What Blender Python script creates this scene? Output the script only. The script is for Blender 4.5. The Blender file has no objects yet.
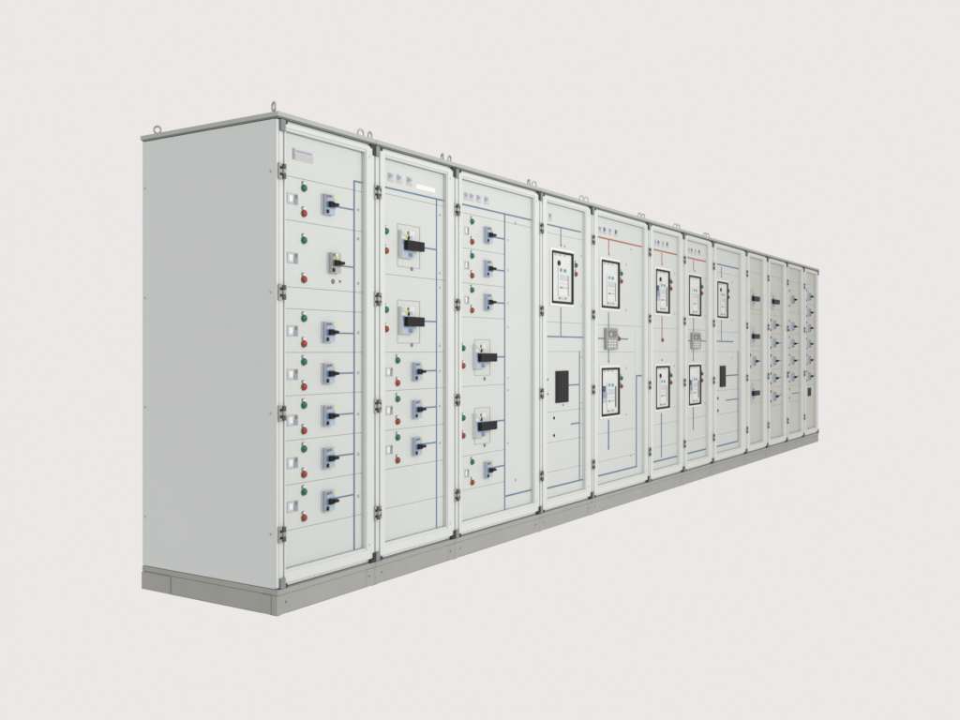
import bpy, math
from mathutils import Vector, Matrix
C = bpy.data.collections.new('switchgear'); bpy.context.scene.collection.children.link(C)
sc = bpy.context.scene

# ------------------------------------------------------------------ materials
def mat(name, col, rough=.45, metal=0., var=.03, scale=3., bump=.0, bscale=400., coat=0., spec=.5):
    m = bpy.data.materials.new(name); m.use_nodes = True
    nt = m.node_tree; p = nt.nodes['Principled BSDF']
    p.inputs['Roughness'].default_value = rough; p.inputs['Metallic'].default_value = metal
    p.inputs['Specular IOR Level'].default_value = spec
    p.inputs['Coat Weight'].default_value = coat
    tc = nt.nodes.new('ShaderNodeTexCoord'); n = nt.nodes.new('ShaderNodeTexNoise')
    geo = nt.nodes.new('ShaderNodeNewGeometry')
    n.inputs['Scale'].default_value = scale; n.inputs['Detail'].default_value = 4
    nt.links.new(geo.outputs['Position'], n.inputs['Vector'])
    r = nt.nodes.new('ShaderNodeMapRange')
    r.inputs['To Min'].default_value = 1-var; r.inputs['To Max'].default_value = 1+var
    r.inputs['From Min'].default_value = .3; r.inputs['From Max'].default_value = .7
    nt.links.new(n.outputs['Fac'], r.inputs['Value'])
    v = nt.nodes.new('ShaderNodeVectorMath'); v.operation = 'SCALE'; v.inputs[0].default_value = col[:3]
    nt.links.new(r.outputs['Result'], v.inputs['Scale']); nt.links.new(v.outputs['Vector'], p.inputs['Base Color'])
    if bump:
        n2 = nt.nodes.new('ShaderNodeTexNoise'); n2.inputs['Scale'].default_value = bscale; n2.inputs['Detail'].default_value = 2
        nt.links.new(geo.outputs['Position'], n2.inputs['Vector'])
        b = nt.nodes.new('ShaderNodeBump'); b.inputs['Strength'].default_value = bump; b.inputs['Distance'].default_value = .001
        nt.links.new(n2.outputs['Fac'], b.inputs['Height']); nt.links.new(b.outputs['Normal'], p.inputs['Normal'])
    return m
M = dict(
 side=mat('side_paint', (.60,.640,.635), .55, var=.012, scale=1.2, bump=.05),
 cover=mat('cover_paint', (.568,.600,.578), .42, var=.015, scale=1.5, bump=.04),
 cover_warm=mat('cover_warm_tone', (.525,.538,.485), .45, var=.02, scale=1.5),
 frame=mat('frame_paint', (.615,.648,.622), .38, var=.015, scale=2., bump=.04),
 gasket=mat('gap_gasket', (.42,.45,.45), .6, var=.05),
 plinth=mat('plinth_paint', (.318,.333,.305), .5, var=.03, scale=6., bump=.08),
 roof=mat('roof_paint', (.385,.42,.385), .45, var=.03, scale=6.),
 seal=mat('seal_grey', (.33,.355,.355), .6, var=.06, scale=8.),
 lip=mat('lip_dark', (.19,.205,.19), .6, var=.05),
 black=mat('black_plastic', (.010,.010,.012), .5, spec=.22, var=.1, scale=30.),
 bracket=mat('dark_grey_plastic', (.032,.035,.037), .55, spec=.3, var=.1, scale=20.),
 bracket2=mat('mid_grey_plastic', (.22,.24,.255), .5, spec=.3, var=.08, scale=20.),
 hingem=mat('hinge_metal', (.34,.355,.35), .4, .25, var=.1, scale=40.),
 hingeb=mat('hinge_barrel', (.085,.09,.088), .45, .1, var=.1, scale=40.),
 steel=mat('zinc_steel', (.40,.42,.38), .4, .7, var=.06, scale=30.),
 blue=mat('mimic_blue', (.125,.20,.30), .6, spec=.2, var=.04),
 orange=mat('mimic_orange', (.40,.155,.08), .6, spec=.2, var=.04),
 green=mat('lens_green', (.002,.14,.105), .3, var=.03, spec=.35),
 red=mat('lens_red', (.29,.036,.013), .3, var=.12, scale=2.5, spec=.35),
 bezel=mat('lamp_bezel', (.20,.21,.21), .35, .4, var=.05),
 white=mat('white_plastic', (.76,.78,.76), .4, var=.02),
 mcb=mat('pale_blue_plastic', (.39,.48,.58), .42, var=.03, scale=15.),
 mcbd=mat('slate_blue_plastic', (.16,.23,.36), .42, var=.05, scale=15.),
 greyp=mat('grey_plastic', (.40,.42,.41), .45, var=.05, scale=15.),
 dgrey=mat('mark_grey', (.17,.18,.18), .5, var=.05, scale=15.),
 yellow=mat('yellow_button', (.72,.68,.09), .4, var=.02),
 brown=mat('brown_button', (.33,.14,.09), .4, var=.02),
 cyan=mat('cyan_button', (.05,.38,.36), .4, var=.02),
 acb=mat('breaker_face', (.64,.67,.66), .4, var=.02, scale=10.),
 gasketb=mat('rubber_frame', (.018,.019,.019), .6, spec=.2, var=.1, scale=20.),
 relay=mat('relay_grey', (.29,.30,.275), .4, var=.12, scale=25.),
 beige=mat('label_beige', (.50,.49,.455), .5, var=.05, scale=40.),
 logo=mat('label_blue_grey', (.50,.53,.57), .5, var=.08, scale=60.),
 ink=mat('label_ink', (.27,.30,.36), .5, var=.08, scale=60.),
 inkd=mat('label_dark_ink', (.05,.08,.19), .5, var=.08, scale=60.),
 peach=mat('label_peach', (.52,.47,.43), .5, var=.05, scale=60.),
)

# ------------------------------------------------------------------ mesh building
WPOS = {}
class MB:
    def __init__(s): s.v=[]; s.f=[]; s.m=[]; s.sm=[]; s.mats=[]
    def mi(s, m):
        if m not in s.mats: s.mats.append(m)
        return s.mats.index(m)
    def box(s, x0,x1,y0,y1,z0,z1, m):
        k=len(s.v); i=s.mi(m)
        s.v += [(x,y,z) for z in (z0,z1) for y in (y0,y1) for x in (x0,x1)]
        for q in ((0,1,5,4),(1,3,7,5),(3,2,6,7),(2,0,4,6),(4,5,7,6),(2,3,1,0)):
            s.f.append([k+a for a in q]); s.m.append(i); s.sm.append(False)
        return s
    def taper(s, x0,x1,y0,y1,z0,z1, m, ins):       # box whose front (y0) face is inset
        k=len(s.v); i=s.mi(m); a=ins
        s.v += [(x0+a,y0,z0+a),(x1-a,y0,z0+a),(x0,y1,z0),(x1,y1,z0),(x0+a,y0,z1-a),(x1-a,y0,z1-a),(x0,y1,z1),(x1,y1,z1)]
        for q in ((0,1,5,4),(1,3,7,5),(3,2,6,7),(2,0,4,6),(4,5,7,6),(2,3,1,0)):
            s.f.append([k+b for b in q]); s.m.append(i); s.sm.append(False)
        return s
    def ring(s, ox0,ox1,oz0,oz1, ix0,ix1,iz0,iz1, y0,y1, m):   # rectangular ring plate, one closed mesh
        k=len(s.v); i=s.mi(m)
        O=[(ox0,oz0),(ox1,oz0),(ox1,oz1),(ox0,oz1)]; I=[(ix0,iz0),(ix1,iz0),(ix1,iz1),(ix0,iz1)]
        for y in (y0,y1):
            s.v += [(x,y,z) for x,z in O]+[(x,y,z) for x,z in I]
        for a in range(4):
            b=(a+1)%4
            for q in ((a,b,4+b,4+a),(8+b,8+a,12+a,12+b),(b,a,8+a,8+b),(4+a,4+b,12+b,12+a)):
                s.f.append([k+c for c in q]); s.m.append(i); s.sm.append(False)
        return s
    def lathe(s, cx,cz, prof, m, n=20, smooth=True):  # prof: (radius, y) from back to front, axis along Y
        k=len(s.v); i=s.mi(m)
        for r,y in prof:
            for a in range(n):
                t=2*math.pi*a/n; s.v.append((cx+r*math.cos(t),y,cz+r*math.sin(t)))
        for j in range(len(prof)-1):
            for a in range(n):
                b=(a+1)%n
                s.f.append([k+j*n+a,k+(j+1)*n+a,k+(j+1)*n+b,k+j*n+b][::-1]); s.m.append(i); s.sm.append(smooth)
        s.f.append([k+(len(prof)-1)*n+a for a in range(n)]); s.m.append(i); s.sm.append(False)
        s.f.append([k+a for a in range(n)][::-1]); s.m.append(i); s.sm.append(False)
        return s
    def vcyl(s, cx,cy,z0,z1,r,m,n=14, axis='z'):
        k=len(s.v); i=s.mi(m)
        for z in (z0,z1):
            for a in range(n):
                t=2*math.pi*a/n
                p=(cx+r*math.cos(t),cy+r*math.sin(t),z)
                if axis=='x': p=(z,cx+r*math.cos(t),cy+r*math.sin(t))
                s.v.append(p)
        for a in range(n):
            b=(a+1)%n; s.f.append([k+a,k+b,k+n+b,k+n+a]); s.m.append(i); s.sm.append(True)
        s.f.append([k+a for a in range(n)][::-1]); s.m.append(i); s.sm.append(False)
        s.f.append([k+n+a for a in range(n)]); s.m.append(i); s.sm.append(False)
        return s
    def torus(s, c, R, r, ang, m, n=28, q=10, zs=1.):
        k=len(s.v); i=s.mi(m); ca,sa=math.cos(ang),math.sin(ang)
        for a in range(n):
            t=2*math.pi*a/n
            for b in range(q):
                u=2*math.pi*b/q; rr=R+r*math.cos(u)
                h=rr*math.cos(t); w=r*math.sin(u)
                s.v.append((c[0]+h*ca-w*sa, c[1]+h*sa+w*ca, c[2]+rr*math.sin(t)*zs))
        for a in range(n):
            for b in range(q):
                a2=(a+1)%n; b2=(b+1)%q
                s.f.append([k+a*q+b,k+a*q+b2,k+a2*q+b2,k+a2*q+b]); s.m.append(i); s.sm.append(True)
        return s
    def build(s, name, parent=None, bevel=0, seg=2, label=None):
        V=[Vector(v) for v in s.v]
        lo=Vector([min(v[a] for v in V) for a in range(3)]); hi=Vector([max(v[a] for v in V) for a in range(3)])
        c=(lo+hi)/2
        me=bpy.data.meshes.new(name); me.from_pydata([v-c for v in V],[],s.f)
        for m in s.mats: me.materials.append(M[m])
        me.polygons.foreach_set('material_index', s.m); me.polygons.foreach_set('use_smooth', s.sm)
        import bmesh
        bm=bmesh.new(); bm.from_mesh(me); bmesh.ops.recalc_face_normals(bm, faces=bm.faces); bm.to_mesh(me); bm.free()
        me.update()
        o=bpy.data.objects.new(name, me); C.objects.link(o)
        WPOS[o]=c
        if parent: o.parent=parent; o.location=c-WPOS[parent]
        else: o.location=c
        if bevel:
            b=o.modifiers.new('edge','BEVEL'); b.width=bevel; b.segments=seg; b.limit_method='ANGLE'; b.angle_limit=math.radians(40)
        if label: o['label']=label
        return o

CABS = [{'x0': 0.0012,
  'x1': 0.6537,
  'pl': 0.0503,
  'pr': 0.5843,
  'items': [('seams', [1.8818, 1.6926, 1.4027, 1.3086, 1.1185, 0.9306, 0.7363, 0.5445, 0.3484], None), ('lamp', 0.1842, 1.843, 'green'),
            ('lamp', 0.1842, 1.7315, 'red'), ('lamp', 0.1842, 1.613, 'green'), ('lamp', 0.1842, 1.4404, 'red'), ('lamp', 0.1842, 1.269, 'green'),
            ('lamp', 0.1842, 1.1567, 'red'), ('lamp', 0.1842, 1.0774, 'green'), ('lamp', 0.1842, 0.9669, 'red'), ('lamp', 0.1842, 0.8863, 'green'),
            ('lamp', 0.1842, 0.7735, 'red'), ('lamp', 0.1842, 0.6933, 'green'), ('lamp', 0.1842, 0.5815, 'red'), ('lamp', 0.1842, 0.5039, 'green'),
            ('lamp', 0.1842, 0.3894, 'red'), ('tag', 0.1139, 1.7869, 0.068, 0.0478), ('tag', 0.1139, 1.5294, 0.068, 0.0478),
            ('tag', 0.1139, 1.2128, 0.068, 0.0478), ('tag', 0.1139, 1.0232, 0.068, 0.0478), ('tag', 0.1139, 0.8241, 0.068, 0.0479),
            ('tag', 0.1139, 0.6384, 0.068, 0.0479), ('tag', 0.1139, 0.4488, 0.068, 0.0479), ('mcb', 0.3375, 1.789, 0.0965, 0.0923),
            ('mcb', 0.3375, 1.2112, 0.0965, 0.0953), ('mcb', 0.3375, 1.0239, 0.0965, 0.0963), ('mcb', 0.3375, 0.8329, 0.0965, 0.0972),
            ('mcb', 0.3375, 0.6411, 0.0965, 0.0982), ('mcb', 0.3375, 0.4469, 0.0965, 0.0992), ('mcbgrey', 0.3777, 1.5272, 0.0967, 0.1036),
            ('line', 'blue', 0.3776, 1.789, 0.5271, 1.789, 0.0062), ('line', 'blue', 0.3776, 1.5188, 0.5271, 1.5188, 0.0062),
            ('line', 'blue', 0.3776, 1.2074, 0.5271, 1.2074, 0.0062), ('line', 'blue', 0.3776, 1.022, 0.5271, 1.022, 0.0062),
            ('line', 'blue', 0.3776, 0.8319, 0.5271, 0.8319, 0.0062), ('line', 'blue', 0.3776, 0.6419, 0.5271, 0.6419, 0.0062),
            ('line', 'blue', 0.3776, 0.4496, 0.5271, 0.4496, 0.0062), ('line', 'blue', 0.5271, 0.1572, 0.5271, 1.9275, 0.0105),
            ('line', 'blue', 0.5271, 1.9256, 0.5843, 1.9256, 0.0071), ('dot', 0.557, 1.7937, 0.007, 'screw'), ('dot', 0.557, 1.6563, 0.007, 'screw'),
            ('dot', 0.557, 1.4446, 0.007, 'screw'), ('dot', 0.557, 1.2126, 0.007, 'screw'), ('dot', 0.557, 1.0222, 0.007, 'screw'),
            ('dot', 0.557, 0.8267, 0.007, 'screw'), ('dot', 0.557, 0.6372, 0.007, 'screw'), ('dot', 0.557, 0.4384, 0.007, 'screw'),
            ('dot', 0.3776, 1.4432, 0.011, 'grey'), ('dot', 0.4261, 1.4462, 0.006, 'grey'), ('nameplate', 0.1139, 0.244, 1.9597, 2.0082)]},
 {'x0': 0.6537,
  'x1': 1.3385,
  'pl': 0.7349,
  'pr': 1.2632,
  'items': [('seams', [1.8988, 1.5033, 1.1186, 0.9285, 0.7339, 0.5423, 0.3488], None), ('lamp', 0.7681, 1.7147, 'green'),
            ('lamp', 0.7681, 1.6184, 'red'), ('lamp', 0.7681, 1.3284, 'green'), ('lamp', 0.7681, 1.2331, 'red'), ('lamp', 0.8599, 1.0781, 'green'),
            ('lamp', 0.8599, 0.9652, 'red'), ('lamp', 0.8599, 0.8853, 'green'), ('lamp', 0.8599, 0.7729, 'red'), ('lamp', 0.8599, 0.693, 'green'),
            ('lamp', 0.8599, 0.5786, 'red'), ('tag', 0.7947, 1.0217, 0.0535, 0.0445), ('tag', 0.7947, 0.8314, 0.0535, 0.0445),
            ('tag', 0.7947, 0.6366, 0.0535, 0.0444), ('mcb', 1.0116, 1.021, 0.0893, 0.0932), ('mcb', 1.0116, 0.8278, 0.0893, 0.0942),
            ('mcb', 1.0116, 0.6382, 0.0893, 0.0951), ('mccb', 0.9468, 1.656, 0.1909, 0.2163, 0.8836, 1.0257),
            ('mccb', 0.9468, 1.273, 0.1909, 0.2183, 0.8836, 1.0257), ('line', 'blue', 1.0507, 1.6613, 1.1983, 1.6613, 0.007),
            ('line', 'blue', 1.0507, 1.28, 1.1983, 1.28, 0.007), ('line', 'blue', 1.0507, 1.0217, 1.1983, 1.0217, 0.007),
            ('line', 'blue', 1.0507, 0.8305, 1.1983, 0.8305, 0.007), ('line', 'blue', 1.0507, 0.642, 1.1983, 0.642, 0.007),
            ('line', 'blue', 0.7626, 1.93, 1.2613, 1.93, 0.0074), ('line', 'blue', 1.1983, 0.1587, 1.1983, 1.9314, 0.0097),
            ('dot', 1.2288, 1.8487, 0.006, 'screw'), ('dot', 1.2288, 1.5401, 0.006, 'screw'), ('dot', 1.2288, 1.4619, 0.006, 'screw'),
            ('dot', 1.2288, 1.1537, 0.006, 'screw'), ('dot', 1.2288, 1.0186, 0.006, 'screw'), ('dot', 1.2288, 0.8323, 0.006, 'screw'),
            ('dot', 1.2288, 0.6354, 0.006, 'screw'), ('dot', 0.9791, 1.5435, 0.01, 'grey'), ('dot', 0.9791, 1.1556, 0.01, 'grey'),
            ('logo', 0.78, 0.8289, 1.963, 2.0076), ('logo', 0.8516, 0.8977, 1.9636, 2.0087), ('logo', 0.9343, 0.9834, 1.9647, 2.0104),
            ('whitetag', 1.016, 1.1846, 1.9594, 1.9834)]},
 {'x0': 1.3385,
  'x1': 2.2784,
  'pl': 1.4086,
  'pr': 2.2092,
  'items': [('seams', [1.8877, 1.695, 1.5022, 1.3139, 0.9284, 0.5429, 0.3551], 1.8955), ('lamp', 1.5403, 1.8486, 'green'),
            ('lamp', 1.5403, 1.7357, 'red'), ('lamp', 1.5403, 1.657, 'green'), ('lamp', 1.5403, 1.5469, 'red'), ('lamp', 1.5403, 1.4659, 'green'),
            ('lamp', 1.5403, 1.3524, 'red'), ('lamp', 1.4514, 1.1404, 'green'), ('lamp', 1.4514, 1.0434, 'red'), ('lamp', 1.4514, 0.7558, 'green'),
            ('lamp', 1.4514, 0.6577, 'red'), ('lamp', 1.5423, 0.5046, 'green'), ('lamp', 1.5423, 0.39, 'red'), ('tag', 1.4895, 1.792, 0.0423, 0.0444),
            ('tag', 1.4895, 1.6006, 0.0423, 0.0444), ('tag', 1.4895, 1.408, 0.0423, 0.0444), ('tag', 1.4895, 0.4464, 0.0423, 0.0444),
            ('mcb', 1.6973, 1.7887, 0.0866, 0.0915), ('mcb', 1.6973, 1.5971, 0.0866, 0.0925), ('mcb', 1.6973, 1.4054, 0.0866, 0.0935),
            ('mcb', 1.6973, 0.4469, 0.0866, 0.0983), ('mccb', 1.6424, 1.0881, 0.1671, 0.2055, 1.565, 1.7332),
            ('mccb', 1.6424, 0.7006, 0.1671, 0.2075, 1.565, 1.7332), ('line', 'blue', 1.7104, 1.7853, 1.8955, 1.7853, 0.0077),
            ('line', 'blue', 1.7104, 1.597, 1.8955, 1.597, 0.0077), ('line', 'blue', 1.7104, 1.4063, 1.8955, 1.4063, 0.0077),
            ('line', 'blue', 1.7104, 1.0905, 1.8955, 1.0905, 0.0077), ('line', 'blue', 1.7104, 0.7173, 1.8955, 0.7173, 0.0077),
            ('line', 'blue', 1.7104, 0.4503, 1.8955, 0.4503, 0.0077), ('line', 'blue', 1.4465, 1.9341, 2.2067, 1.9341, 0.0083),
            ('line', 'blue', 1.8955, 0.1569, 1.8955, 1.9367, 0.0121), ('line', 'blue', 1.899, 0.2668, 2.2217, 0.2668, 0.0088),
            ('dot', 2.0209, 1.8946, 0.008, 'screw'), ('dot', 2.0209, 0.3494, 0.008, 'screw'), ('dot', 1.9334, 1.7839, 0.005, 'screw'),
            ('dot', 1.9334, 1.6058, 0.005, 'screw'), ('dot', 1.9334, 1.4099, 0.005, 'screw'), ('dot', 1.9334, 1.2675, 0.005, 'screw'),
            ('dot', 1.9334, 0.9647, 0.005, 'screw'), ('dot', 1.9334, 0.8935, 0.005, 'screw'), ('dot', 1.9334, 0.5789, 0.005, 'screw'),
            ('dot', 1.6729, 0.9669, 0.01, 'grey'), ('dot', 1.6729, 0.5866, 0.01, 'grey'), ('logo', 1.4614, 1.5067, 1.9611, 2.0054),
            ('logo', 1.5168, 1.5629, 1.9616, 2.0064), ('logo', 1.5856, 1.6358, 1.9625, 2.0078), ('logo', 1.6676, 1.7212, 1.9635, 2.0094)],
  'split': 1.8955},
 {'x0': 2.2784,
  'x1': 3.0102,
  'pl': 2.3741,
  'pr': 2.919,
  'items': [('seams', [1.8782, 1.3112, 1.1218, 0.7341, 0.539, 0.3508], None), ('acb', 2.4719, 2.7607, 1.4339, 1.7714),
            ('lamp', 2.8141, 1.6991, 'green'), ('lamp', 2.8141, 1.6395, 'red'), ('dot', 2.8934, 1.7685, 0.006, 'screw'),
            ('dot', 2.8934, 1.4298, 0.006, 'screw'), ('line', 'blue', 2.4107, 1.9305, 2.8934, 1.9305, 0.0085),
            ('line', 'blue', 2.6017, 1.816, 2.6017, 1.9269, 0.011), ('dot', 2.6044, 1.813, 0.008, 'grey'), ('dot', 2.6535, 1.811, 0.006, 'grey'),
            ('line', 'blue', 2.6017, 1.2182, 2.6017, 1.4086, 0.0119), ('line', 'blue', 2.4107, 1.2177, 2.9175, 1.2177, 0.0085),
            ('line', 'blue', 2.871, 0.2469, 2.871, 1.1203, 0.0128), ('meter', 2.526, 2.7031, 0.7887, 0.9957),
            ('line', 'blue', 2.7031, 0.899, 2.871, 0.899, 0.0079), ('dot', 2.5083, 0.6937, 0.01, 'black'), ('dot', 2.5083, 0.581, 0.01, 'black'),
            ('line', 'blue', 2.7433, 0.6401, 2.871, 0.6401, 0.0089), ('line', 'blue', 2.4146, 0.2523, 2.9175, 0.2523, 0.0095),
            ('dot', 2.4226, 0.9437, 0.007, 'grey'), ('dot', 2.4226, 0.8514, 0.007, 'grey'), ('dot', 2.6324, 0.7715, 0.006, 'grey'),
            ('dot', 2.9009, 1.0843, 0.006, 'screw'), ('dot', 2.9009, 0.7724, 0.006, 'screw'), ('dot', 2.9009, 0.63, 0.006, 'screw'),
            ('logo', 2.4345, 2.4813, 1.9562, 2.0073)]},
 {'x0': 3.0102,
  'x1': 4.0008,
  'pl': 3.1076,
  'pr': 3.9312,
  'items': [('seams', [1.3113, 1.118, 0.5416, 0.3462], 3.7982), ('acb', 3.2056, 3.4984, 1.4319, 1.7704), ('acbreflect', 3.2056, 3.4984, 0.6624, 1.0045),
            ('lamp', 3.5465, 1.693, 'green'), ('lamp', 3.5465, 1.6357, 'red'), ('lamp', 3.5465, 0.9254, 'green'), ('lamp', 3.5465, 0.8667, 'red'),
            ('dot', 3.633, 1.766, 0.008, 'screw'), ('dot', 3.633, 1.4292, 0.008, 'screw'), ('dot', 3.633, 0.9989, 0.008, 'screw'),
            ('dot', 3.633, 0.6546, 0.008, 'screw'), ('line', 'orange', 3.1508, 1.9249, 3.9235, 1.9249, 0.0104),
            ('line', 'orange', 3.3326, 1.8192, 3.3326, 1.9266, 0.0133), ('dot', 3.3376, 1.8154, 0.007, 'grey'),
            ('line', 'blue', 3.3309, 1.2896, 3.3309, 1.4041, 0.0133), ('relay', 3.2546, 3.4516, 1.1372, 1.2886),
            ('line', 'blue', 3.1604, 1.214, 3.6692, 1.214, 0.0084), ('lamp', 3.5043, 1.2148, 'red'),
            ('line', 'blue', 3.3309, 1.0534, 3.3309, 1.1393, 0.0143), ('line', 'blue', 3.3309, 0.4309, 3.3309, 0.6348, 0.0199),
            ('dot', 3.3309, 1.0499, 0.009, 'grey'), ('dot', 3.3309, 0.4266, 0.009, 'grey'), ('line', 'blue', 3.817, 0.937, 3.9235, 0.937, 0.0102),
            ('line', 'blue', 3.8245, 0.2435, 3.8245, 0.9391, 0.0186), ('line', 'blue', 3.1604, 0.2492, 3.8358, 0.2492, 0.0104),
            ('dot', 3.724, 1.8861, 0.008, 'screw'), ('dot', 3.724, 0.3414, 0.008, 'screw'), ('logo', 3.1668, 3.2154, 1.9536, 2.0028),
            ('logodark', 3.2382, 3.2959, 1.9545, 2.0042), ('logo', 3.3309, 3.3798, 1.9547, 2.0049), ('logodark', 3.4309, 3.4914, 1.9559, 2.0068)],
  'split': 3.7982},
 {'x0': 4.0008,
  'x1': 4.7473,
  'pl': 4.1003,
  'pr': 4.6623,
  'items': [('seams', [1.3064, 1.1203, 0.5414, 0.36], None), ('acbreflect', 4.1974, 4.476, 1.4278, 1.7755), ('acb', 4.1974, 4.476, 0.6624, 1.0045),
            ('lamp', 4.525, 1.6919, 'green'), ('lamp', 4.525, 1.6362, 'red'), ('lamp', 4.525, 0.9251, 'green'), ('lamp', 4.525, 0.8661, 'red'),
            ('dot', 4.6128, 1.7621, 0.008, 'screw'), ('dot', 4.6128, 1.4353, 0.008, 'screw'), ('dot', 4.6128, 1.0009, 0.008, 'screw'),
            ('dot', 4.6128, 0.6617, 0.008, 'screw'), ('line', 'orange', 4.1607, 1.9256, 4.6555, 1.9256, 0.0111),
            ('line', 'orange', 4.3304, 1.8234, 4.3304, 1.9165, 0.0153), ('dot', 4.3346, 1.8197, 0.008, 'grey'),
            ('line', 'orange', 4.3346, 1.2294, 4.3346, 1.4029, 0.0153), ('lamp', 4.3372, 1.2133, 'red'),
            ('line', 'blue', 4.322, 0.2701, 4.322, 0.6278, 0.018), ('line', 'blue', 4.1607, 0.2504, 4.6555, 0.2504, 0.0117),
            ('dot', 4.3346, 1.0527, 0.008, 'grey'), ('logo', 4.1811, 4.218, 1.959, 2.0064), ('logodark', 4.2386, 4.2926, 1.9601, 2.008),
            ('logo', 4.3346, 4.377, 1.9602, 2.0085), ('logodark', 4.4198, 4.4803, 1.9616, 2.0104)]},
 {'x0': 4.7473,
  'x1': 5.4762,
  'pl': 4.8406,
  'pr': 5.3668,
  'items': [('seams', [1.3086, 1.1199, 0.546, 0.3564], None), ('acb', 4.9274, 5.2127, 1.4285, 1.7753), ('acbreflect', 4.9274, 5.2127, 0.6585, 1.0053),
            ('lamp', 5.2586, 1.692, 'green'), ('lamp', 5.2586, 1.6346, 'red'), ('lamp', 5.2586, 0.9236, 'green'), ('lamp', 5.2586, 0.8645, 'red'),
            ('dot', 5.3408, 1.7665, 0.008, 'screw'), ('dot', 5.3408, 1.4368, 0.008, 'screw'), ('dot', 5.3408, 1.0003, 0.008, 'screw'),
            ('dot', 5.3408, 0.6617, 0.008, 'screw'), ('line', 'orange', 4.9011, 1.923, 5.359, 1.923, 0.0114),
            ('line', 'orange', 5.0508, 1.8261, 5.0508, 1.9127, 0.0162), ('dot', 5.0753, 1.8192, 0.008, 'grey'),
            ('line', 'blue', 5.0508, 1.2895, 5.0508, 1.4106, 0.0162), ('relay', 4.9754, 5.1874, 1.1424, 1.2847), ('lamp', 5.2153, 1.2217, 'red'),
            ('line', 'blue', 4.9178, 1.213, 5.359, 1.213, 0.0083), ('line', 'blue', 5.0459, 1.0471, 5.0459, 1.1423, 0.0161),
            ('line', 'blue', 5.0459, 0.4502, 5.0459, 0.6405, 0.0194), ('dot', 5.0459, 1.0471, 0.009, 'grey'), ('dot', 5.0459, 0.4502, 0.009, 'grey'),
            ('line', 'blue', 4.9011, 0.2503, 5.359, 0.2503, 0.012), ('logo', 4.9274, 4.9609, 1.9591, 2.0105),
            ('logodark', 4.9826, 5.0337, 1.9602, 2.0119), ('logo', 5.0778, 5.1174, 1.9603, 2.0125), ('logodark', 5.1673, 5.2279, 1.9617, 2.0144)]},
 {'x0': 5.4762,
  'x1': 6.4581,
  'pl': 5.5844,
  'pr': 6.3007,
  'items': [('seams', [1.851, 1.3033, 1.1186, 0.7574, 0.5396, 0.3531], None), ('acb', 5.6594, 5.9457, 1.4332, 1.7674),
            ('lamp', 5.9827, 1.6956, 'green'), ('lamp', 5.9827, 1.6332, 'red'), ('line', 'blue', 5.6621, 1.9254, 6.2914, 1.9254, 0.0109),
            ('line', 'blue', 5.7851, 1.8222, 5.7851, 1.9059, 0.0168), ('dot', 5.7907, 1.818, 0.009, 'grey'),
            ('line', 'blue', 5.7851, 1.2226, 5.7851, 1.4132, 0.0168), ('line', 'blue', 5.6566, 1.2141, 6.1234, 1.2141, 0.0109),
            ('line', 'blue', 6.2728, 0.25, 6.2728, 1.1201, 0.0183), ('meter', 5.7372, 5.8965, 0.7893, 0.9879),
            ('line', 'blue', 5.8878, 0.8932, 6.2759, 0.8932, 0.0105), ('dot', 5.687, 0.6884, 0.014, 'black'), ('dot', 5.687, 0.576, 0.014, 'black'),
            ('line', 'blue', 5.9167, 0.661, 6.2759, 0.661, 0.0105), ('line', 'blue', 5.6566, 0.2479, 6.2759, 0.2479, 0.0123),
            ('dot', 6.0934, 1.785, 0.008, 'screw'), ('dot', 6.0934, 1.4215, 0.008, 'screw'), ('dot', 6.0934, 1.058, 0.008, 'screw')]},
 {'x0': 6.4581,
  'x1': 7.182,
  'pl': 6.5847,
  'pr': 7.0358,
  'items': [('seams', [1.9258, 1.5475, 1.5012, 1.1753, 1.125, 0.8232, 0.5918], None), ('mccb', 6.6858, 1.6524, 0.15, 0.19, 6.6408, 6.8384),
            ('mccb', 6.6858, 1.2721, 0.15, 0.19, 6.6408, 6.8384), ('mccb', 6.6858, 0.699, 0.15, 0.19, 6.6408, 6.8384),
            ('dot', 6.7938, 1.7152, 0.012, 'grey'), ('dot', 6.7938, 1.3387, 0.012, 'grey'), ('dot', 6.7938, 0.7485, 0.012, 'grey'),
            ('lamp', 6.6536, 1.0848, 'green'), ('lamp', 6.6536, 0.9672, 'red'), ('mcb', 6.7864, 1.0234, 0.1535, 0.0925),
            ('line', 'blue', 6.8619, 1.0226, 7.0217, 1.0226, 0.0076)]},
 {'x0': 7.182,
  'x1': 7.9348,
  'pl': 7.292,
  'pr': 7.8101,
  'items': [('seams', [1.9264, 1.5738, 1.5097, 1.312, 1.1197, 0.9273, 0.735, 0.5373], None), ('mccb', 7.3969, 1.6527, 0.15, 0.19, 7.3519, 7.5646),
            ('dot', 7.513, 1.7192, 0.012, 'grey'), ('lamp', 7.3718, 1.4559, 'green'), ('lamp', 7.3718, 1.3492, 'red'),
            ('lamp', 7.3718, 1.2702, 'green'), ('lamp', 7.3718, 1.1613, 'red'), ('lamp', 7.3718, 1.078, 'green'), ('lamp', 7.3718, 0.9681, 'red'),
            ('lamp', 7.3718, 0.8848, 'green'), ('lamp', 7.3718, 0.7791, 'red'), ('lamp', 7.3718, 0.6937, 'green'), ('lamp', 7.3718, 0.5859, 'red'),
            ('mcb', 7.513, 1.4057, 0.1694, 0.0962), ('mcb', 7.513, 1.2114, 0.1694, 0.0973), ('mcb', 7.513, 1.0192, 0.1694, 0.0982),
            ('mcb', 7.513, 0.8335, 0.1694, 0.0991), ('mcb', 7.513, 0.636, 0.1694, 0.1002), ('line', 'blue', 7.5898, 1.4044, 7.7941, 1.4044, 0.0081),
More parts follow.
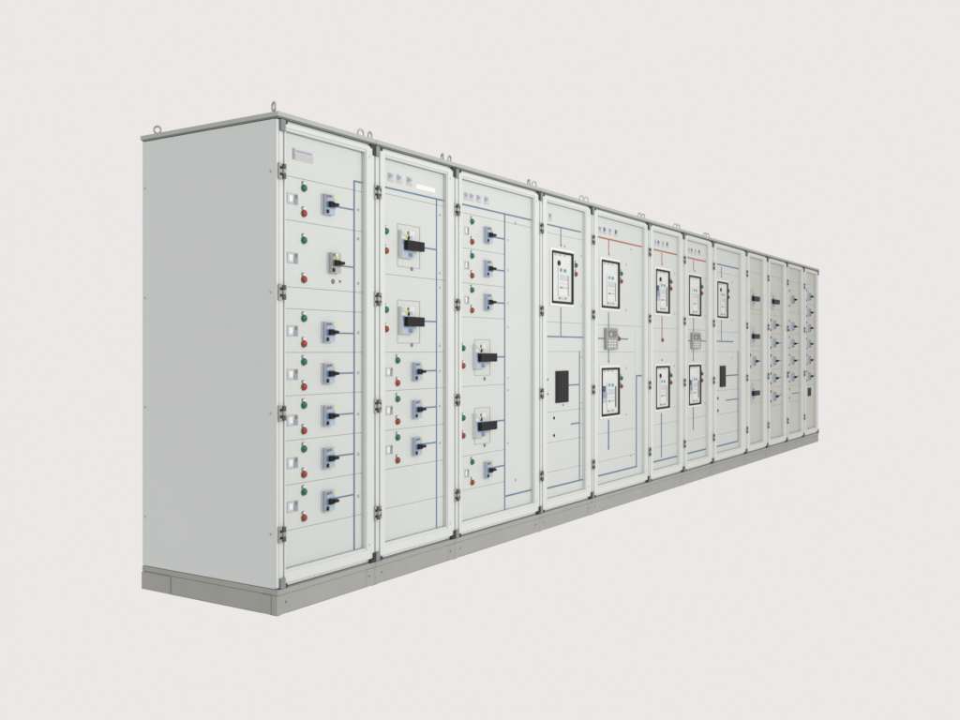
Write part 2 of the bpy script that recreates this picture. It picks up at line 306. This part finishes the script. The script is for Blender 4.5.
            ('line', 'blue', 7.5898, 1.212, 7.7941, 1.212, 0.0081), ('line', 'blue', 7.5898, 1.0217, 7.7941, 1.0217, 0.0081),
            ('line', 'blue', 7.5898, 0.8369, 7.7941, 0.8369, 0.0081), ('line', 'blue', 7.5898, 0.6412, 7.7941, 0.6412, 0.0081)]},
 {'x0': 7.9348,
  'x1': 8.6677,
  'pl': 8.0132,
  'pr': 8.5605,
  'items': [('seams', [1.9174, 1.5665, 1.3175, 1.1193, 0.9269, 0.7288, 0.5476], None), ('lamp', 8.0925, 1.8066, 'green'),
            ('lamp', 8.0925, 1.6371, 'red'), ('lamp', 8.0925, 1.4641, 'green'), ('lamp', 8.0925, 1.3624, 'red'), ('lamp', 8.0925, 1.2833, 'green'),
            ('lamp', 8.0925, 1.1589, 'red'), ('lamp', 8.0925, 1.0798, 'green'), ('lamp', 8.0925, 0.9667, 'red'), ('lamp', 8.0925, 0.8876, 'green'),
            ('lamp', 8.0925, 0.7791, 'red'), ('mcbgrey', 8.2563, 1.7132, 0.1818, 0.1005), ('mcb', 8.252, 1.4053, 0.173, 0.0963),
            ('mcb', 8.252, 1.2108, 0.173, 0.0973), ('mcb', 8.252, 1.0163, 0.173, 0.0983), ('mcb', 8.252, 0.8275, 0.173, 0.0992),
            ('line', 'blue', 8.3267, 1.4071, 8.5471, 1.4071, 0.0085), ('line', 'blue', 8.3267, 1.2125, 8.5471, 1.2125, 0.0085),
            ('line', 'blue', 8.3267, 1.0191, 8.5471, 1.0191, 0.0085), ('line', 'blue', 8.3267, 0.8314, 8.5471, 0.8314, 0.0085),
            ('line', 'grey', 8.2405, 0.6377, 8.5471, 0.6377, 0.0102), ('dot', 8.1302, 0.694, 0.015, 'grey'),
            ('dot', 8.1302, 0.5919, 0.015, 'grey')]},
 {'x0': 8.6677,
  'x1': 9.372,
  'pl': 8.788,
  'pr': 9.2697,
  'items': [('seams', [1.9289, 1.6889, 1.509, 1.311, 1.119, 0.921, 0.717], None), ('lamp', 8.8704, 1.8524, 'green'), ('lamp', 8.8704, 1.7325, 'red'),
            ('lamp', 8.8704, 1.6546, 'green'), ('lamp', 8.8704, 1.5444, 'red'), ('lamp', 8.8704, 1.4677, 'green'), ('lamp', 8.8704, 1.3479, 'red'),
            ('lamp', 8.8704, 1.2712, 'green'), ('lamp', 8.8704, 1.1574, 'red'), ('lamp', 8.8704, 1.0771, 'green'), ('lamp', 8.8704, 0.962, 'red'),
            ('lamp', 8.8704, 0.8806, 'green'), ('lamp', 8.8704, 0.7691, 'red'), ('mcb', 9.0073, 1.7832, 0.1742, 0.0939),
            ('mcb', 9.0073, 1.5908, 0.1742, 0.0949), ('mcb', 9.0073, 1.4033, 0.1742, 0.0959), ('mcb', 9.0073, 1.2121, 0.1742, 0.0968),
            ('mcb', 9.0073, 1.0173, 0.1742, 0.0978), ('mcb', 9.0073, 0.8201, 0.1742, 0.0989), ('meter', 8.9534, 9.0879, 0.5796, 0.679),
            ('line', 'blue', 9.0831, 1.7873, 9.2548, 1.7873, 0.009), ('line', 'blue', 9.0831, 1.5925, 9.2548, 1.5925, 0.009),
            ('line', 'blue', 9.0831, 1.405, 9.2548, 1.405, 0.009), ('line', 'blue', 9.0831, 1.2139, 9.2548, 1.2139, 0.009),
            ('line', 'blue', 9.0831, 1.0203, 9.2548, 1.0203, 0.009), ('line', 'blue', 9.0831, 0.8255, 9.2548, 0.8255, 0.009)]}]

LABELS = [
 'nearest cabinet, with the broad blank grey side wall and one long column of lamps',
 'second cabinet from the blank side wall, two big black handles above three small blue breakers',
 'wide cabinet with three small breakers on top, two big black handles below, blank right strip',
 'cabinet with one black framed breaker window above a wide black meter, blue line on top',
 'widest orange lined cabinet, with two framed breaker windows around a grey relay',
 'narrow orange lined cabinet with only a red lamp between its two breaker windows',
 'farthest of the orange lined cabinets, narrow, a small grey relay between two breaker windows',
 'far cabinet with one framed breaker window above a very narrow black meter and black dots',
 'far cabinet with three black breaker handles spread down its front and one lamp pair',
 'far cabinet with one black breaker handle on top and five small breakers beneath',
 'second cabinet from the far end, a grey breaker above four small blue ones',
 'last cabinet at the far right end, six small breakers above a tiny black meter',
]
ZB, ZT = .112, 2.114       # carcass bottom / top
OZ0, OZ1 = .188, 2.070     # opening for cover plates
P = .020                   # plane of the cover plates
DEP = .87
HINGES = (.345, .86, 1.375, 1.89)
N = len(CABS)

def text_marks(b, x0,x1,z0,z1,y,m,rows=2,seed=1):
    import random
    r=random.Random(seed); h=(z1-z0)/rows
    for k in range(rows):
        x=x0
        while x < x1-.003:
            w=r.uniform(.002,.006); e=min(x+w,x1)
            b.box(x,e,y-.0006,y,z0+k*h+h*.25,z0+k*h+h*.75,m); x=e+r.uniform(.0012,.003)

def indicator(root, x, z, col):
    s=P
    l=MB().lathe(x,z,[(.0145,s-.002),(.0152,s-.006),(.0142,s-.0095),(.0105,s-.0125),(.005,s-.014)],col,22).build('indicator_lamp',root,label=('round green indicator lamp' if col=='green' else 'round red indicator lamp'))
    MB().lathe(x,z,[(.0172,s+.0005),(.0172,s-.002),(.0155,s-.0035)],'bezel',22).build('bezel',l)
    t=MB().box(x-.010,x+.012,s-.0015,s+.0005,z+.018,z+.028,'white')
    t.box(x-.0125,x-.0060,s-.003,s+.0005,z+.0165,z+.0295,'dgrey').box(x-.006,x+.004,s-.0028,s+.0005,z+.0262,z+.0295,'dgrey')
    t.build('tag_plate',l)

def small_breaker(root, x, z, w, h, grey=False):
    w=.062; h=.092; s=P
    base='greyp' if grey else 'mcb'
    b=MB().box(x-w/2-.010,x-w/2-.0002,s-.004,s+.0005,z-h/2-.002,z+h/2+.002,'logo')
    b.box(x-w/2,x+w/2,s-.022,s+.0005,z-h/2,z+h/2,base)
    b.box(x-w/2+.004,x+w/2-.004,s-.026,s-.022,z+.012,z+.030,base)
    b.box(x-w/2+.004,x+w/2-.004,s-.030,s-.022,z-.016,z+.010,'mcbd' if not grey else 'dgrey')
    o=b.build('circuit_breaker',root,bevel=.0012,label=('small grey circuit breaker' if grey else 'small pale blue circuit breaker'))
    MB().box(x-w/2+.003,x-w/2+.018,s-.026,s-.022,z-h/2+.004,z-h/2+.021,'black').build('release_button',o)
    MB().box(x-w/2+.005,x-w/2+.018,s-.026,s-.022,z+h/2-.018,z+h/2-.005,'brown' if not grey else 'dgrey').build('trip_button',o)
    MB().box(x-.006,x+.006,s-.0255,s-.022,z+h/2-.018,z+h/2-.004,'mcbd' if not grey else 'white').build('rating_plug',o)
    if grey: MB().lathe(x+.002,z+.021,[(.009,s-.026),(.009,s-.028)],'yellow',12).build('test_button',o)
    else: MB().lathe(x+w/2-.008,z+h/2-.011,[(.0078,s-.022),(.0078,s-.025)],'yellow',14).build('test_button',o)
    k=MB().box(x-w/2+.008,x-w/2+.028,s-.046,s-.030,z-.014,z+.011,'black')
    k.taper(x-w/2+.022,x+w/2-.002,s-.052,s-.030,z-.010,z+.008,'black',.003)
    k.build('handle',o,bevel=.0015)

def big_breaker(root, x, z, w, h, hx0, hx1):
    s=P; x+=.008
    b=MB().ring(x-w/2,x+w/2,z-h/2,z+h/2,x-w/2+.003,x+w/2-.003,z-h/2+.003,z+h/2-.003,s-.002,s+.0005,'greyp')
    bx0,bx1=hx0-.016,hx0+.089
    b.box(bx0,bx1,s-.022,s+.0005,z-.062,z+.075,'acb')
    b.box(bx0+.002,bx1-.002,s-.0245,s-.022,z-.060,z+.030,'mcb')
    o=b.build('circuit_breaker',root,label='large circuit breaker with black handle')
    d=MB().box(bx0+.004,bx0+.030,s-.024,s-.022,z+.048,z+.071,'logo')
    d.box(bx0+.046,bx0+.058,s-.026,s-.022,z+.055,z+.072,'dgrey')
    d.box(bx0+.048,bx0+.060,s-.027,s-.022,z+.030,z+.050,'black')
    d.box(bx0+.034,bx0+.046,s-.026,s-.022,z+.040,z+.052,'yellow')
    d.box(bx0+.072,bx0+.092,s-.025,s-.022,z+.036,z+.052,'logo')
    d.box(bx0+.006,bx0+.018,s-.027,s-.0245,z+.008,z+.028,'mcbd')
    d.box(bx0+.055,bx0+.085,s-.027,s-.0245,z-.056,z-.036,'mcbd')
    d.build('rating_plug',o)
    k=MB().box(hx0,hx1,s-.050,s-.022,z-.024,z+.024,'black').build('handle',o,bevel=.002)

def air_breaker(root, x0,x1,z0,z1, bluish, dot):
    s=P; w=x1-x0; h=z1-z0; m=.011*max(1,w/.2)
    b=MB().ring(x0-m*1.2,x1+m,z0-.018,z1+.018,x0,x1,z0,z1,s-.006,s+.0005,'white')
    o=b.build('breaker_window',root,bevel=.002,label=('framed breaker window with bluish reflection painted inside' if bluish else 'black framed breaker window'))
    t=.0135; tr=.020
    g=MB().ring(x0,x1,z0,z1,x0+.0025,x1-tr,z0+t,z1-t,s-.014,s+.0005,'gasketb')
    g.build('rubber_frame',o,bevel=.002)
    fx0,fx1=x0+.0035,x1-tr-.001; fz0,fz1=z0+t+.001,z1-t-.001; fw=fx1-fx0; fh=fz1-fz0
    fc=MB().box(fx0,fx1,s-.006,s+.0005,fz0,fz1,'acb')
    y=s-.0065
    def r(u0,u1,v0,v1,m,p=.002): fc.box(fx0+u0*fw,fx0+u1*fw,y-p,y+.002,fz0+v0*fh,fz0+v1*fh,m)
    # raised operating mask
    r(.28,.76,.10,.72,'acb',.006); y-=.0062
    if dot:
        fc.lathe(fx0+.33*fw,fz0+.80*fh,[(.017,s-.005),(.017,s-.012)],'black',18)
    r(.36,.44,.62,.69,'brown'); r(.54,.68,.615,.685,'cyan')
    r(.36,.74,.44,.56,'logo'); r(.37,.5,.46,.475,'peach',.0026)
    r(.36,.46,.27,.305,'dgrey'); r(.5,.74,.28,.30,'greyp'); r(.36,.74,.37,.376,'greyp')
    r(.32,.40,.045,.075,'dgrey',-.003); r(.46,.60,.05,.065,'greyp',-.003); r(.66,.72,.05,.08,'dgrey',-.003)
    y=s-.0065
    for u in (.12,.35,.6): r(u,u+.09,.955,.985,'greyp')
    if bluish:
        r(.02,.22,.50,.64,'inkd'); r(.02,.26,.36,.49,'ink'); r(.04,.30,.26,.34,'mcb')  # blue blocks paint a glass reflection onto the left of the face
        r(.78,.84,.14,.62,'dgrey',.008)
    else:
        r(.80,.83,.12,.55,'greyp',.006)
    fc.build('breaker_face',o,label=None)

for ci, c in enumerate(CABS):
    x0,x1,pl,pr=c['x0'],c['x1'],c['pl'],c['pr']
    root=bpy.data.objects.new('switchgear_cabinet',None); C.objects.link(root)
    root.location=((x0+x1)/2,DEP/2,0); WPOS[root]=Vector(root.location)
    root['label']=LABELS[ci]; root['category']='electrical cabinet'; root['group']='switchgear cabinets standing in one row'
    g=.008
    # carcass
    b=MB().box(x0+g+.002,x1-g-.002,P+.024,DEP-.004,ZB+.001,ZT-.001,'gasket'); b.build('carcass',root)
    if ci in (0,N-1):
        first=ci==0
        sx0,sx1=(x0-.004,x0+g+.001) if first else (x1-g-.001,x1+.004)
        sp=MB().box(sx0,sx1,.012,DEP,ZB+.002,ZT-.002,'side').build('side_panel',root,bevel=.003,label='large blank light grey side wall')
        for z in HINGES:
            for y in (.034,DEP-.02):
                xx=x0-.004 if first else x1+.004
                MB().vcyl(y,z,xx-.003,xx+.002,.005,'greyp',10,axis='x').build('screw',sp)
        # bright corner edge strip
        e=(x0-.0045,x0+.010) if first else (x1-.010,x1+.0045)
        MB().box(e[0],e[1],-.001,.0125,ZB+.006,ZT-.004,'frame').build('corner_post',root,bevel=.0025)
    # roof
    ro=.010
    rx0=x0-(ro if ci==0 else -.0004); rx1=x1+(ro if ci==N-1 else -.0004)
    b=MB().box(rx0,rx1,-.014,DEP+.008,ZT+.006,2.140,'roof')
    b.box(rx0+.004,rx1-(.004 if ci==N-1 else 0.0),-.009,DEP+.003,ZT,ZT+.0062,'lip')  # dark strip paints the gap shadow under the roof edge
    rf=b.build('roof',root,bevel=.004 if False else .0025)
    # plinth
    q=.0006
    px0=x0+(-.003 if ci==0 else q); px1=x1-(-.003 if ci==N-1 else q)
    b=MB().box(px0,px1,-.002,DEP,.004,.086,'plinth')
    b.box(px0-.0 ,px1,-.006 ,DEP+.002,.0875,ZB-.001,'plinth')
    b.box(px0+.003,px1-.003,.003,DEP-.01,.0,ZB+.004,'lip')
    pn=b.build('plinth',root,bevel=.0015)
    for (a,bb) in ((px0-.0015 if ci==0 else px0, px0+.062),(px1-.062, px1)):
        cp=MB().box(a,bb,-.0035,.03,.003,.0845,'plinth').build('plinth_corner',pn,bevel=.001)
        sx=(a+bb)/2+.022 if a<px0+.01 else (a+bb)/2-.012
        MB().lathe(sx,.052,[(.005,-.003),(.005,-.0055)],'dgrey',10).build('screw',pn)
    if ci==0:
        MB().box(px0-.0045,px0+.02,.031,.085,.003,.0845,'plinth').build('plinth_corner',pn,bevel=.001)
        MB().box(px0-.0045,px0+.02,DEP-.20,DEP+.001,.003,.0845,'plinth').build('plinth_corner',pn,bevel=.001)
    for a in (px0+.0005,px1-.024):
        MB().box(a,a+.0235,-.0015,.04,.0005,.0035,'lip').build('foot',pn)
    # left post + door frame
    lp0=x0+(.0115 if ci==0 else g); lp1=x0+.0362
    MB().box(lp0,lp1,-.001,.033,ZB+.006,ZT-.002,'frame').build('post',root,bevel=.003)
    fx0,fx1=x0+.0385,x1-g-(.006 if ci==N-1 else 0)
    df=MB()
    df.ring(fx0,fx1,ZB+.020,ZT-.012,pl-.004,pr+.006,OZ0-.012,OZ1+.010,-.006,P+.004,'frame')
    dfo=df.build('door_frame',root,bevel=.003)
    df=MB().ring(pl-.007,pr+.009,OZ0-.015,OZ1+.013,pl+.001,pr+.0005,OZ0-.0005,OZ1+.0005,-.0005,P+.003,'frame')
    df.build('frame_lip',dfo,bevel=.0012)
    # rail between frame and roof/plinth
    MB().box(lp1+.0015,x1-g,.006,.033,ZT-.010,ZT-.001,'frame').build('rail',root,bevel=.001)
    MB().box(lp1+.0015,x1-g,.006,.033,ZB+.006,ZB+.018,'frame').build('rail',root,bevel=.001)
    # corner brackets
    for (bx0,bx1,mm) in ((x0+(.012 if ci==0 else .001),x0+.044,'bracket2'),(x1-.038,x1-.001,'bracket')):
        for top in (0,1):
            z0,z1=(ZT-.052,ZT-.003) if top else (ZB+.002,ZB+.046)
            b=MB()
            zc0,zc1=(z1-.016,z1) if top else (z0,z0+.016)
            a0,a1=(bx0,bx0+.028) if mm=='bracket2' else (bx1-.020,bx1)
            b.box(a0,a1,-.012,.0,z0,z1,mm if top else ('bracket2' if mm=='bracket2' else 'bracket'))
            b.box(bx0+(.0 if mm!='bracket2' else .026),bx1+(.008 if mm=='bracket2' else -.018),-.0115,.0,zc0,zc1,'bracket')
            b.build('corner_bracket',root,bevel=.0015)
    # hinges
    for z in HINGES:
        o=.014 if ci==0 else 0
        b=MB().box(x0-.012+o,x0+.004+o,-.012,-.0005,z-.034,z+.034,'hingem')
        b.box(x0+.024+o*.6,x0+.045,-.0105,-.0005,z-.031,z+.031,'hingem')
        for k in (-1,0,1):
            b.vcyl(x0+.015+o,-.012,z+k*.021-.0098,z+k*.021+.0098,.0095,'hingeb' if k else 'hingem',14)
        b.box(x0+.004+o,x0+.024+o*.6,-.006,-.0006,z-.031,z+.031,'bracket')
        b.box(x0-.009+o,x0+.001+o,-.0140,-.012,z-.020,z-.008,'black').box(x0-.009+o,x0+.001+o,-.0140,-.012,z+.008,z+.020,'black')
        b.box(x0+.028+o*.6,x0+.038,-.0125,-.0105,z-.017,z-.006,'black').box(x0+.028+o*.6,x0+.038,-.0125,-.0105,z+.006,z+.017,'black')
        b.build('hinge',root,bevel=.001)
    # frame screws at the right stile corners
    for z in (OZ0+.012,OZ1-.020):
        MB().lathe(pr+(fx1-pr)*.45-.002,z,[(.005,-.0055),(.005,-.0075)],'greyp',10).build('screw',dfo)
    # lifting eyes
    def eye(x,y,ang,zs=1.25):
        b=MB().lathe(0,0,[(.014,0),(.014,-.006)],'steel',16)
        b.v=[(x+vx, y+vz, 2.1402-vy) for vx,vy,vz in b.v]
        b.torus((x,y,2.140+.008+.0155*zs+.004),.0155,.0044,ang,'steel',zs=zs)
        b.vcyl(x,y,2.145,2.152,.006,'steel')
        b.build('lifting_eye',root)
    if ci<8:
        A=[(1.0,-.35),(.1,-.1),(.15,1.0),(-.5,-.6),(-.7,-.4),(-.5,-.8),(-.6,-.5),(-.7,.2)][ci]
        yy=.055
        if ci==0:
            eye(x0+.025,.045,math.radians(70)); eye(x0+.035,DEP-.06,math.radians(-75)+.5,1.1)
        else: eye(x0+.035,yy,A[0] if ci!=2 else .1)
        if ci<7: eye(x1-.035,yy,A[1] if ci!=1 else 1.0)
    # cover plates
    cm='cover_warm' if ci>=8 else 'cover'  # far cabinets get a slightly darker, warmer cover tone
    seams=[e for e in c['items'] if e[0]=='seams'][0]
    split=c.get('split')
    zs=[OZ1]+list(seams[1])+[OZ0]
    right=(split-.0015) if split else pr
    MB().box(pl,pr,P+.0035,P+.016,OZ0,OZ1,'gasket').build('mounting_plate',root)
    for a,bz in zip(zs[:-1],zs[1:]):
        MB().box(pl+.0005,pr if a==OZ1 else right,P,P+.005,bz+.0011,a-.0011,cm).build('cover_plate',root,bevel=.0010)
    if split: MB().box(split+.0015,pr,P,P+.005,OZ0+.0011,zs[1]-.0011,cm).build('cover_plate',root,bevel=.0010)
    if ci<N-1: MB().box(x1-g-.001,x1+g+.001,-.0025,.034,ZB+.006,ZT-.003,'seal').build('seal_strip',root)
    # fittings
    strips={}
    dots={}
    for e in c['items']:
        k=e[0]
        if k=='lamp': indicator(root,e[1],e[2],e[3])
        elif k=='tag':
            _,x,z,w,h=e
            b=MB().box(x-w/2,x+w/2,P-.0015,P+.0005,z-h/2,z+h/2,'greyp')
            b.box(x-w/2+.002,x+.004,P-.0022,P-.0015,z-h/2+.004,z+h/2-.004,'logo')
            b.box(x-w*.30,x-w*.02,P-.0027,P-.0022,z-h*.25,z+h*.28,'white')
            b.box(x+w*.12,x+w/2-.002,P-.0028,P-.0015,z-h/2+.002,z-h/2+h*.5,'ink')
            b.box(x+w*.2,x+w/2-.004,P-.0028,P-.0015,z+h*.05,z+h/2-.004,'dgrey')
            b.build('rating_label',root)
        elif k=='mcb': small_breaker(root,*e[1:5])
        elif k=='mcbgrey': small_breaker(root,*e[1:5],grey=True)
        elif k=='mccb': big_breaker(root,*e[1:7])
        elif k in('acb','acbreflect'): air_breaker(root,*e[1:5],k=='acbreflect',ci not in (4,6))
        elif k=='line':
            _,col,a0,z0,a1,z1,w=e
            bb=MB()
            m={'blue':'blue','orange':'orange','grey':'dgrey'}[col]
            if a0==a1: bb.box(a0-w/2,a0+w/2,P-.0012,P+.0004,min(z0,z1),max(z0,z1),m)
            else: bb.box(a0,a1,P-.0020,P+.0004,z0-w/2,z0+w/2,m)
            bb.build('mimic_line',root,label={'blue':'blue mimic diagram line','orange':'orange mimic diagram line','grey':'grey line'}[col])
        elif k=='dot':
            _,x,z,r,col=e
            bb=MB()
            m={'screw':'greyp','grey':'dgrey','black':'black'}[col]
            bb.lathe(x,z,[(r,P+.0004),(r,P-.003),(r*.7,P-.004)],m,12).build({'screw':'cover_screw','grey':'terminal_mark','black':'push_button'}[col],root)
        elif k=='meter':
            b=MB().box(e[1],e[2],P-.007,P+.0005,e[3],e[4],'black')
            o=b.build('meter',root,bevel=.002,label='tall black display meter')
            w=e[2]-e[1]; MB().box(e[1]+w*.14,e[2]-w*.14,P-.0080,P-.007,e[3]+.015,e[4]-.015,'gasketb').build('display',o)
        elif k=='relay':
            b=MB().box(e[1],e[2],P-.020,P+.0005,e[3],e[4],'relay')
            o=b.build('relay',root,bevel=.003,label='grey protection relay')
            w=e[2]-e[1]; h=e[4]-e[3]
            d=MB().box(e[1]+w*.15,e[2]-w*.15,P-.022,P-.020,e[4]-h*.42,e[4]-h*.12,'dgrey')
            d.box(e[1]+w*.30,e[1]+w*.45,P-.0232,P-.022,e[4]-h*.36,e[4]-h*.22,'mcb')
            d.build('display',o)
            d=MB()
            for r_ in range(3):
                for q_ in range(3): d.box(e[1]+w*(.2+.22*q_),e[1]+w*(.34+.22*q_),P-.022,P-.020,e[3]+h*(.1+.13*r_),e[3]+h*(.18+.13*r_),'acb')
            d.build('keypad',o)
        elif k=='nameplate':
            b=MB().box(e[1],e[2],P-.002,P+.0005,e[3],e[4],'beige')
            b.box(e[1],e[1]+.014,P-.0026,P-.002,e[3],e[4],'ink')
            h=e[4]-e[3]
            b.box(e[1]+.014,e[2],P-.0025,P-.002,e[3]+h*.62,e[4],'logo')
            text_marks(b,e[1]+.02,e[2]-.006,e[3]+h*.66,e[4]-.003,P-.0025,'ink',1,3)
            text_marks(b,e[1]+.02,e[2]-.006,e[3]+.006,e[3]+h*.55,P-.002,'logo',2,5)
            b.build('nameplate',root)
        elif k in('logo','logodark'):
            b=MB().box(e[1],e[2],P-.0015,P+.0005,e[3],e[4],'logo')
            w=e[2]-e[1];h=e[4]-e[3]
            b.box(e[1]+w*.1,e[1]+w*.5,P-.0021,P-.0015,e[3]+h*.35,e[4]-h*.08,'inkd' if k=='logodark' else 'ink')
            b.box(e[1]+w*.45,e[1]+w*.8,P-.0022,P-.0015,e[3]+h*.55,e[4]-h*.2,'ink')
            b.box(e[1]+w*.05,e[1]+w*.9,P-.0021,P-.0015,e[3]+h*.06,e[3]+h*.24,'peach')
            b.build('nameplate',root)
        elif k=='whitetag':
            MB().box(e[1],e[2],P-.0015,P+.0005,e[3],e[4],'white').build('nameplate',root)

# ------------------------------------------------------------------ plain studio backdrop and added key light
w=bpy.data.worlds.new('World'); sc.world=w; w.use_nodes=True
bg=w.node_tree.nodes['Background']; bg.inputs['Color'].default_value=(.838,.805,.797,1); bg.inputs['Strength'].default_value=1.0

def area(name,loc,target,sx,sy,power,col=(1,1,1)):
    l=bpy.data.lights.new(name,'AREA'); l.shape='RECTANGLE'; l.size=sx; l.size_y=sy; l.energy=power; l.color=col
    o=bpy.data.objects.new(name,l); sc.collection.objects.link(o); o.location=loc
    o.rotation_euler=(Vector(target)-Vector(loc)).to_track_quat('-Z','Y').to_euler()
    return o
area('added_key_light',(1.9,-5.0,2.7),(2.2,0,1.2),2.6,2.0,135,(1.0,.985,.97))  # unseen key light, added to lift the fronts above the side wall

# ------------------------------------------------------------------ camera
cam=bpy.data.cameras.new('camera'); co=bpy.data.objects.new('camera',cam); sc.collection.objects.link(co); sc.camera=co
cam.sensor_width=36; cam.lens=36.*965/960; cam.shift_y=-9/960.
cam.clip_end=200
co.location=(-2.979,-2.931,1.125)
co.rotation_euler=(math.radians(90),0,-math.atan2(.8419,.5395))
sc.view_settings.view_transform='Standard'; sc.view_settings.look='None'; sc.view_settings.exposure=0; sc.view_settings.gamma=1
sc.render.resolution_x=1024; sc.render.resolution_y=768
